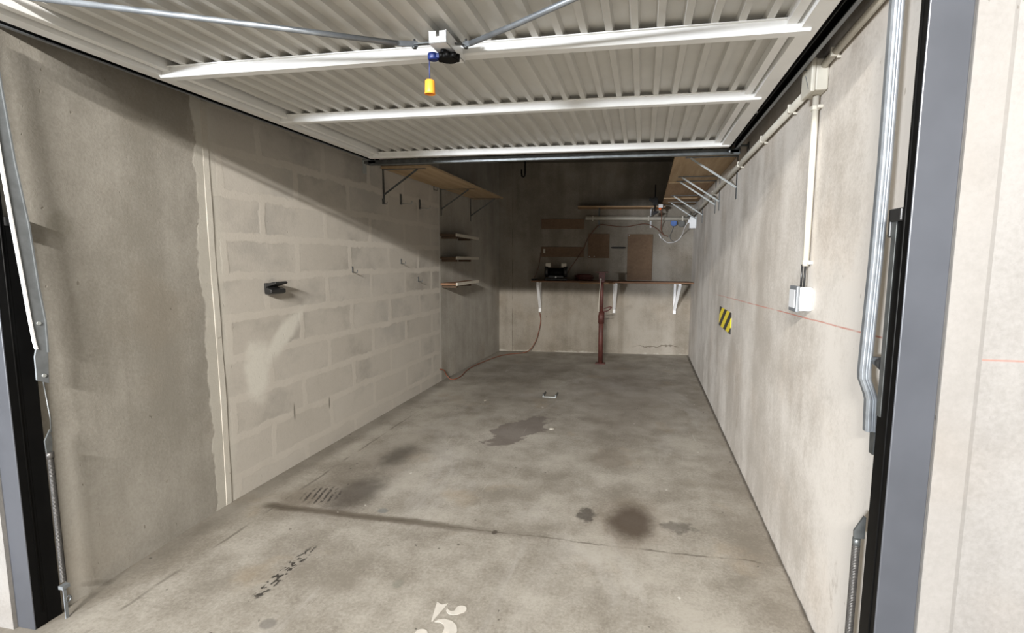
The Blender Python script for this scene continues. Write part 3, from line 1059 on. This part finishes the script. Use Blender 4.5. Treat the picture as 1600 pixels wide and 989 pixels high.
# ------------------------------------------------------------------ hooks and holder on the left wall
for y, z, big, lab in ((3.84, 1.760, 0, 'tiny screw hook just under the nearest left shelf bracket'),
                       (4.15, 1.815, 1, 'nearer of the two upright metal hooks under the left shelf'),
                       (4.52, 1.812, 1, 'farther of the two upright metal hooks under the left shelf'),
                       (4.85, 2.005, 0, 'small screw hook right under the left shelf board'),
                       (3.38, 1.215, 0, 'small screw hook on the blocks nearest to the black holder'),
                       (4.13, 1.275, 0, 'small screw hook below the shadow line, upper of the far pair'),
                       (4.46, 1.105, 0, 'small screw hook on the blocks, lower of the far pair')):
    x0 = lx(y)
    t = thing('wall_hook', lab, 'hook', (x0, y, z), 0, 'metal hooks on the left wall')
    bm = nb()
    if big:
        box(bm, x0, x0 + 0.006, y - 0.014, y + 0.014, z - 0.045, z + 0.045)
        obj('plate', bm, M['dgalv'], t)
        bm = nb()
        tube(bm, [(x0 + 0.004, y, z - 0.035), (x0 + 0.085, y, z - 0.042), (x0 + 0.105, y, z - 0.038), (x0 + 0.108, y, z - 0.015)], 0.0035, 8)
        obj('prong', bm, M['zinc'], t)
    else:
        box(bm, x0, x0 + 0.004, y - 0.006, y + 0.006, z - 0.02, z + 0.025)
        obj('plate', bm, M['dgalv'], t)
        bm = nb()
        tube(bm, [(x0 + 0.003, y, z - 0.015), (x0 + 0.04, y, z - 0.020), (x0 + 0.042, y, z)], 0.003, 8)
        obj('prong', bm, M['dgalv'], t)
bh = thing('wall_holder', 'black plastic two-part tool holder on the pale blocks of the left wall', 'holder', (-2.10, 2.57, 1.13))
x0 = lx(2.57)
bm = nb()
box(bm, x0, x0 + 0.012, 2.50, 2.60, 1.10, 1.155)
obj('back_plate', bm, M['blackp'], bh, bevel=0.003)
bm = nb()
prism(bm, [(x0 + 0.010, 1.132), (x0 + 0.075, 1.150), (x0 + 0.078, 1.160), (x0 + 0.068, 1.165), (x0 + 0.010, 1.150)], 1, 2.50, 2.60)
obj('upper_jaw', bm, M['blackp'], bh, bevel=0.003)
bm = nb()
prism(bm, [(x0 + 0.010, 1.092), (x0 + 0.040, 1.090), (x0 + 0.055, 1.098), (x0 + 0.055, 1.118), (x0 + 0.030, 1.128), (x0 + 0.010, 1.128)], 1, 2.49, 2.61)
obj('lower_jaw', bm, M['blackp'], bh, bevel=0.004)

# ------------------------------------------------------------------ back wall: bench
ZB = 1.025
wb = thing('workbench', 'long brown worktop on white brackets against the back wall', 'workbench', bw(1.5, ZB))
bm = nb()
box(bm, 0.500, 2.615, -0.42, -0.001, ZB - 0.018, ZB, bwm(0, 0))
obj('worktop', bm, M['bench'], wb)
for u in (0.585, 1.617, 2.440):
    fo = (-0.03, -0.02, -0.02)[(u > 1) + (u > 2)]
    bm = nb()
    mx = bwm(u, 0)
    box(bm, -0.015, 0.015, -0.012, -0.001, 0.585, ZB - 0.02, mx)
    box(bm, -0.015, 0.015, -0.39, -0.001, ZB - 0.034, ZB - 0.0185, mx)
    b = obj('bracket', bm, M['wplastic'], wb)
    bm = nb()
    P = lambda x, y, z: mx @ Vector((x, y, z))
    strip(bm, P(0, -0.385, ZB - 0.04), P(0, -0.030, 0.64), BU.to_3d(), 0.036, 0.022)
    obj('strut', bm, M['wplastic'], b)
    bm = nb()
    box(bm, -0.018, 0.018, -0.045, -0.001, 0.575, 0.625, mx)
    obj('foot', bm, M['wplastic'], b, bevel=0.002)
# black bench tool with two pale knobs
tl = thing('bench_grinder', 'black bench machine with two pale guards at the left end of the worktop', 'tool', bw(0.82, ZB, 0.27))
mx = bwm(0.82, ZB, 0.27)
bm = nb()
box(bm, -0.15, 0.15, -0.05, 0.06, 0.0, 0.03, mx)
box(bm, -0.10, 0.10, -0.04, 0.05, 0.03, 0.10, mx)
obj('base', bm, M['blackp'], tl, bevel=0.006)
bm = nb()
tube(bm, [mx @ Vector((-0.12, 0, 0.11)), mx @ Vector((0.12, 0, 0.11))], 0.06, 20)
mt = obj('motor', bm, M['black'], tl)
for s in (-1, 1):
    bm = nb()
    tube(bm, [mx @ Vector((s * 0.105, 0, 0.12)), mx @ Vector((s * 0.150, 0, 0.12))], 0.075, 20)
    w_ = obj('wheel_guard', bm, M['blackp'], tl)
    bm = nb()
    box(bm, s * 0.105 - 0.035, s * 0.105 + 0.035, -0.03, 0.01, 0.178, 0.235, mx)
    obj('eye_shield', bm, M['lam'], w_, bevel=0.01)
bm = nb()
tube(bm, [mx @ Vector((0, -0.052, 0.045)), mx @ Vector((0, -0.045, 0.045))], 0.012, 12)
obj('switch', bm, M['swgrey'], mt)
# coiled dark red hose
bm = nb()
pts = []
for i in range(60):
    a = i / 10 * 2 * PI
    r = 0.075 + 0.01 * math.sin(i * 1.7)
    pts.append(bw(1.20 + r * 1.5 * math.cos(a), ZB + 0.012 + i * 0.0012, 0.22 + r * math.sin(a)))
tube(bm, pts, 0.009, 8)
tag(obj('coiled_hose', bm, M['darkred']), 'coil of dark red hose lying on the worktop beside the black machine', 'hose')
bm = nb()
pts = [bw(0.53 + 0.03 * math.cos(a * 0.9), ZB + 0.006 + 0.012 * (a % 2), 0.33 + 0.04 * math.sin(a * 0.9)) for a in range(14)]
tube(bm, pts, 0.006, 6, smooth=True)
tag(obj('black_lead', bm, M['blackp']), 'tangled black lead at the left tip of the worktop', 'cable')
# loose strip of wood under the front edge of the worktop by the prop
bm = nb()
box(bm, 1.14, 1.60, -0.435, -0.30, ZB - 0.032, ZB - 0.019, bwm(0, 0))
tag(obj('wooden_batten', bm, M['plank']), 'thin light wooden batten under the front edge of the worktop', 'batten')

# ------------------------------------------------------------------ steel prop
px_, py_ = -0.497, 6.29
pp = thing('steel_prop', 'rust-red adjustable steel prop standing in front of the worktop', 'prop', (px_, py_, 0))
bm = nb()
box(bm, px_ - 0.062, px_ + 0.062, py_ - 0.055, py_ + 0.055, 0.0, 0.010)
obj('base_plate', bm, M['rust'], pp, bevel=0.002)
bm = nb()
tube(bm, [(px_, py_, 0.008), (px_, py_, 0.60)], 0.031, 20)
obj('outer_tube', bm, M['rust'], pp)
bm = nb()
tube(bm, [(px_, py_, 0.60), (px_, py_, 1.08)], 0.023, 18)
for k in range(5):
    tube(bm, [(px_, py_ - 0.0245, 0.74 + 0.075 * k), (px_, py_ - 0.0225, 0.74 + 0.075 * k)], 0.006, 8)
obj('inner_tube', bm, M['rust'], pp)
bm = nb()
tube(bm, [(px_, py_, 0.515), (px_, py_, 0.655)], 0.040, 20)
col_ = obj('collar', bm, M['rust'], pp)
bm = nb()
tube(bm, [(px_ + 0.02, py_ - 0.01, 0.665), (px_ + 0.075, py_ - 0.02, 0.675), (px_ + 0.115, py_ - 0.02, 0.705), (px_ + 0.125, py_ - 0.015, 0.72), (px_ + 0.09, py_, 0.720), (px_ + 0.03, py_, 0.695)], 0.007, 8, smooth=True)
obj('pin_handle', bm, M['darkred'], col_)
bm = nb()
prism(bm, [(px_ - 0.034, 1.03), (px_ + 0.034, 1.03), (px_ + 0.038, 1.15), (px_ - 0.038, 1.15)], 1, py_ - 0.03, py_ + 0.03)
box(bm, px_ - 0.072, px_ + 0.072, py_ - 0.05, py_ + 0.05, 1.148, 1.160)
obj('head_plate', bm, M['rust'], pp, bevel=0.002)
bm = nb()
tube(bm, [(px_ - 0.012, py_ - 0.034, 1.08), (px_ - 0.016, py_ - 0.036, 1.02), (px_ - 0.03, py_ - 0.03, 0.80), (px_ - 0.038, py_ - 0.02, 0.62)], 0.0035, 6, smooth=True)
tube(bm, [(px_ - 0.012, py_ - 0.036, 1.075), (px_ - 0.012, py_ - 0.036, 1.055)], 0.010, 8)
tag(obj('string', bm, M['lam']), 'thin pale cord tied to the top of the rust-red prop', 'cord')

# ------------------------------------------------------------------ boards and things on the back wall


def panel(name, label, cat, u0, u1, z0, z1, t, m, screws=(), group=None):
    th = thing(name, label, cat, bw((u0 + u1) / 2, z0), 0, group)
    bm = nb()
    box(bm, u0, u1, -t, -0.001, z0, z1, bwm(0, 0))
    obj('panel', bm, M[m], th, bevel=0.002)
    for u, z in screws:
        bm = nb()
        tube(bm, [bw(u, z, t), bw(u, z, t + 0.003)], 0.007, 8)
        obj('screw', bm, M['zinc'], th)
    return th


g = 'brown hardboard panels on the back wall'
panel('hardboard_panel', 'upper of the two long low hardboard strips on the back wall', 'board', 0.594, 1.182, 1.728, 1.862, 0.012, 'board', group=g)
panel('hardboard_panel', 'lower long hardboard strip on the back wall, above the black machine', 'board', 0.595, 1.185, 1.342, 1.480, 0.012, 'board', [(0.64, 1.43)], group=g)
panel('hardboard_panel', 'nearly square hardboard panel in the middle of the back wall', 'board', 1.243, 1.533, 1.333, 1.662, 0.012, 'board', [(1.262, 1.352), (1.33, 1.355)], group=g)
panel('hardboard_panel', 'tall hardboard panel reaching down to the worktop on the back wall', 'board', 1.781, 2.120, 1.030, 1.660, 0.012, 'board', [(1.80, 1.645)], group=g)
bh = thing('black_rail', 'short black magnetic rail between the two hardboard panels', 'rail', bw(1.655, 1.475))
bm = nb()
tube(bm, [bw(1.555, 1.475, 0.02), bw(1.58, 1.475, 0.02), bw(1.73, 1.475, 0.02), bw(1.757, 1.475, 0.02)], 0.012, 10, rads=[0.005, 0.012, 0.012, 0.005])
obj('bar', bm, M['blackp'], bh)
bm = nb()
bm.free()
for u in (1.60, 1.71):
    bm = nb()
    tube(bm, [bw(u, 1.475, 0.0), bw(u, 1.475, 0.012)], 0.006, 8)
    obj('standoff', bm, M['blackp'], bh)
# tag and hook on the lower strip
bm = nb()
box(bm, 0.625, 0.650, -0.030, -0.013, 1.392, 1.452, bwm(0, 0))
tag(obj('white_clip', bm, M['lam']), 'small white clip at the left end of the lower hardboard strip', 'clip')
# back shelf
bs = thing('wall_shelf', 'narrow wooden plank shelf high on the back wall', 'shelf', bw(1.6, 2.0))
bm = nb()
box(bm, 1.10, 2.24, -0.25, -0.001, 1.995, 2.013, bwm(0, 0))
obj('board', bm, M['plank'], bs)
for u in (1.385, 2.085):
    bm = nb()
    mx = bwm(u, 1.995)
    box(bm, -0.011, 0.011, -0.004, -0.0005, -0.25, 0, mx)
    box(bm, -0.011, 0.011, -0.20, 0, -0.004, 0, mx)
    b = obj('bracket', bm, M['dgalv'] if u < 2 else M['swgrey'], bs)
    bm = nb()
    strip(bm, mx @ Vector((0, -0.165, -0.004)), mx @ Vector((0, -0.004, -0.14)), BU.to_3d(), 0.014, 0.004)
    obj('strut', bm, M['dgalv'], b)
# pipe along the back wall
pt = thing('pipe', 'horizontal grey plastic pipe on the back wall under the plank shelf', 'pipe', bw(1.8, 1.865))
bm = nb()
tube(bm, [bw(1.20, 1.873, 0.035), bw(2.62, 1.863, 0.035)], 0.027, 16)
obj('tube', bm, M['pvc'], pt)
for u in (1.30, 2.05, 2.50):
    bm = nb()
    box(bm, u - 0.008, u + 0.008, -0.064, -0.001, 1.834, 1.901, bwm(0, 0))
    obj('clip', bm, M['pvc'], pt, bevel=0.003)
# clamp on the shelf end
cl = thing('bar_clamp', 'black bar clamp gripping the right end of the plank shelf', 'clamp', bw(2.10, 2.0, 0.27))
bm = nb()
box(bm, 2.093, 2.107, -0.285, -0.270, 1.905, 2.28, bwm(0, 0))
obj('bar', bm, M['black'], cl)
bm = nb()
prism(bm, [(2.02, 2.08), (2.045, 2.065), (2.075, 2.05), (2.075, 2.02), (2.135, 2.02), (2.14, 2.07), (2.125, 2.12), (2.095, 2.13), (2.070, 2.10), (2.03, 2.12)], 1, -0.29, -0.255)
for v in bm.verts:
    v.co = bwm(0, 0) @ v.co
obj('handle', bm, M['blackp'], cl, bevel=0.005)
bm = nb()
prism(bm, [(2.075, 1.895), (2.10, 1.895), (2.15, 1.925), (2.15, 1.94), (2.10, 1.945), (2.075, 1.94)], 1, -0.29, -0.23)
for v in bm.verts:
    v.co = bwm(0, 0) @ v.co
obj('jaw', bm, M['blackp'], cl, bevel=0.004)
# multi socket hanging at the shelf end with an orange plug
so = thing('socket', 'white socket holding an orange-red plug at the right end of plank shelf', 'socket', bw(2.17, 1.99, 0.26))
bm = nb()
box(bm, 2.145, 2.200, -0.300, -0.255, 1.985, 2.030, bwm(0, 0))
obj('body', bm, M['wplastic'], so, bevel=0.005)
bm = nb()
tube(bm, [bw(2.168, 1.988, 0.275), bw(2.168, 1.955, 0.275)], 0.02, 12, rads=[0.021, 0.014])
obj('plug', bm, M['orange2'], so)
cable('orange cord hanging from the orange plug beside the pipe', [bw(2.172, 1.957, 0.275), bw(2.20, 1.90, 0.20), bw(2.215, 1.80, 0.09), bw(2.225, 1.72, 0.02), bw(2.262, 1.645, 0.012)], 0.006, 'orangec')
bm = nb()
tube(bm, [bw(2.20, 1.665, 0.014), bw(2.235, 1.60, 0.014)], 0.009, 10)
tag(obj('cable_connector', bm, M['wplastic']), 'white inline plug on the back wall near the end of the orange cord', 'plug')
cable('brown cable draped from the pipe bracket across the back wall', [bw(1.19, 1.46, 0.015), bw(1.22, 1.56, 0.015), bw(1.31, 1.70, 0.015), bw(1.40, 1.783, 0.03), bw(1.52, 1.775, 0.02), bw(1.73, 1.757, 0.02), bw(1.90, 1.785, 0.02), bw(2.02, 1.797, 0.03), bw(2.15, 1.745, 0.02), bw(2.25, 1.66, 0.012), bw(2.32, 1.63, 0.010)], 0.006, 'brownc')
cable('dark lead falling from the lower hardboard strip to the coiled hose', [bw(1.18, 1.45, 0.02), bw(1.10, 1.33, 0.03), bw(1.00, 1.18, 0.10), bw(0.94, 1.04, 0.16)], 0.005, 'brownc')
cable('dark thin lead down the left side of the lower hardboard strip', [bw(0.585, 1.40, 0.01), bw(0.57, 1.25, 0.02), bw(0.54, 1.12, 0.1), bw(0.51, 1.04, 0.2)], 0.004, 'brownc')
for u, z, mt_, lb_, r in ((2.390, 1.810, 'paleblue', 'round blue wall socket on the right of the back wall', 0.042), (2.492, 1.803, 'greymetal', 'round grey box between the blue socket and the right wall', 0.046)):
    t = thing('round_box', lb_, 'electrical box', bw(u, z))
    bm = nb()
    tube(bm, [bw(u, z, 0.0005), bw(u, z, 0.035)], r, 24)
    obj('body', bm, M[mt_], t, bevel=0.003)
    bm = nb()
    tube(bm, [bw(u, z, 0.033), bw(u, z, 0.041)], r * 0.7, 24)
    obj('face', bm, M[mt_], t, bevel=0.002)
cable('short grey lead hanging below the blue socket', [bw(2.385, 1.77, 0.02), bw(2.37, 1.70, 0.012), bw(2.345, 1.635, 0.010), bw(2.36, 1.59, 0.010), bw(2.40, 1.56, 0.012)], 0.004, 'greymetal')
bm = nb()
tube(bm, [bw(2.52, 1.86, 0.04), bw(2.56, 1.88, 0.05), bw(2.60, 1.96, 0.06)], 0.006, 8, smooth=True)
tag(obj('black_lead', bm, M['blackp']), 'short black lead rising from the grey round box to the shelf', 'cable')
# large hook above, hanging from the ceiling slab
hk = thing('ceiling_hook', 'dark U-shaped hook hanging high at the back, left of centre', 'hook', (-1.1, 5.0, 2.3))
bm = nb()
hb = Vector((-1.20, 5.0, 2.12))
tube(bm, [hb + Vector((0.018, 0, 0.50)), hb + Vector((0.018, 0, 0.035)), hb + Vector((0.014, 0, 0.008)), hb + Vector((0.0, 0, 0.0)), hb + Vector((-0.014, 0, 0.008)), hb + Vector((-0.018, 0, 0.035)), hb + Vector((-0.018, 0, 0.075))], 0.0085, 8)
obj('hook', bm, M['black'], hk)
bm = nb()
box(bm, hb.x - 0.01, hb.x + 0.045, hb.y - 0.02, hb.y + 0.02, ZC - 0.008, ZC)
obj('plate', bm, M['black'], hk)

# ------------------------------------------------------------------ long cable over the floor to the workbench
cable('long brown extension cable trailing along the floor from left wall to worktop', [
    (lx(4.93) + 0.003, 4.93, 0.135), (-2.06, 4.98, 0.115), (-2.05, 5.03, 0.05), (-2.0, 5.03, 0.008), (-1.955, 5.10, 0.007), (-1.955, 5.25, 0.007), (-1.99, 5.50, 0.007), (-1.985, 5.80, 0.007), (-1.93, 6.15, 0.007), (-1.86, 6.45, 0.007),
    (-1.75, 6.62, 0.007), bw(0.35, 0.008, 0.18), bw(0.45, 0.04, 0.12), bw(0.53, 0.16, 0.06), bw(0.572, 0.30, 0.05), bw(0.598, 0.45, 0.04), bw(0.585, 0.56, 0.06)], 0.0065, 'orangec')

# ------------------------------------------------------------------ on the floor
# stencilled number 5
five = thing('painted_number', 'white stencilled number 5 painted on the floor at the threshold', 'floor marking', (-0.68, 1.5, 0))


def flat(pts, name='stroke'):
    bm = nb()
    prism(bm, pts, 2, 0.0002, 0.0012)
    obj(name, bm, M['whitepaint'], five)


flat([(-0.733, 1.672), (-0.7085, 1.661), (-0.688, 1.673), (-0.707, 1.572), (-0.712, 1.571)])


def circ(cx, cy, r, a0, a1, n=12, ry=None):
    return [(cx + r * math.cos(R(a0 + (a1 - a0) * i / n)), cy + (ry or r) * math.sin(R(a0 + (a1 - a0) * i / n))) for i in range(n + 1)]


flat([(-0.684, 1.652), (-0.676, 1.640), (-0.662, 1.634), (-0.652, 1.638)] + circ(-0.629, 1.651, 0.021, 200, -90, 14)[:-1] + [(-0.632, 1.622), (-0.650, 1.616), (-0.668, 1.620), (-0.680, 1.632)])
outer = [(-0.699, 1.569), (-0.690, 1.585), (-0.668, 1.592), (-0.640, 1.587), (-0.616, 1.570), (-0.603, 1.545), (-0.600, 1.515), (-0.606, 1.480), (-0.625, 1.452), (-0.655, 1.437), (-0.685, 1.440)]
inner = [(-0.690, 1.446), (-0.672, 1.452), (-0.656, 1.470), (-0.650, 1.495), (-0.650, 1.522), (-0.652, 1.548), (-0.662, 1.564), (-0.680, 1.572)]
flat(outer + inner)
flat(circ(-0.722, 1.505, 0.023, 0, 345, 20) )
flat([(-0.738, 1.480), (-0.728, 1.476), (-0.716, 1.456), (-0.702, 1.448), (-0.704, 1.440), (-0.722, 1.446), (-0.735, 1.462)])
# bent metal bracket lying on the floor
fb = thing('floor_bracket', 'small bent metal bracket lying on the floor at mid-depth', 'bracket', (-0.84, 4.62, 0))
bm = nb()
box(bm, -0.905, -0.775, 4.585, 4.605, 0.0, 0.006)
obj('bar', bm, M['zinc'], fb)
for x in (-0.905, -0.785):
    bm = nb()
    box(bm, x, x + 0.010, 4.60, 4.72, 0.0, 0.022)
    obj('tab', bm, M['dgalv'], fb)
for x, y, sc, lb_ in ((-0.655, 3.70, 0.016, 'small white chip on the floor right of the dark oil patch'), (-1.40, 4.35, 0.010, 'tiny white crumb on the floor left of the metal bracket')):
    bm = nb()
    bmesh.ops.create_icosphere(bm, subdivisions=1, radius=sc)
    for v in bm.verts:
        v.co = Vector((v.co.x * 1.3 + x, v.co.y + y, v.co.z * 0.3 + sc * 0.28)) + Vector((random.uniform(-1, 1), random.uniform(-1, 1), 0)) * sc * 0.2
    tag(obj('plaster_chip', bm, M['lam']), lb_, 'debris')
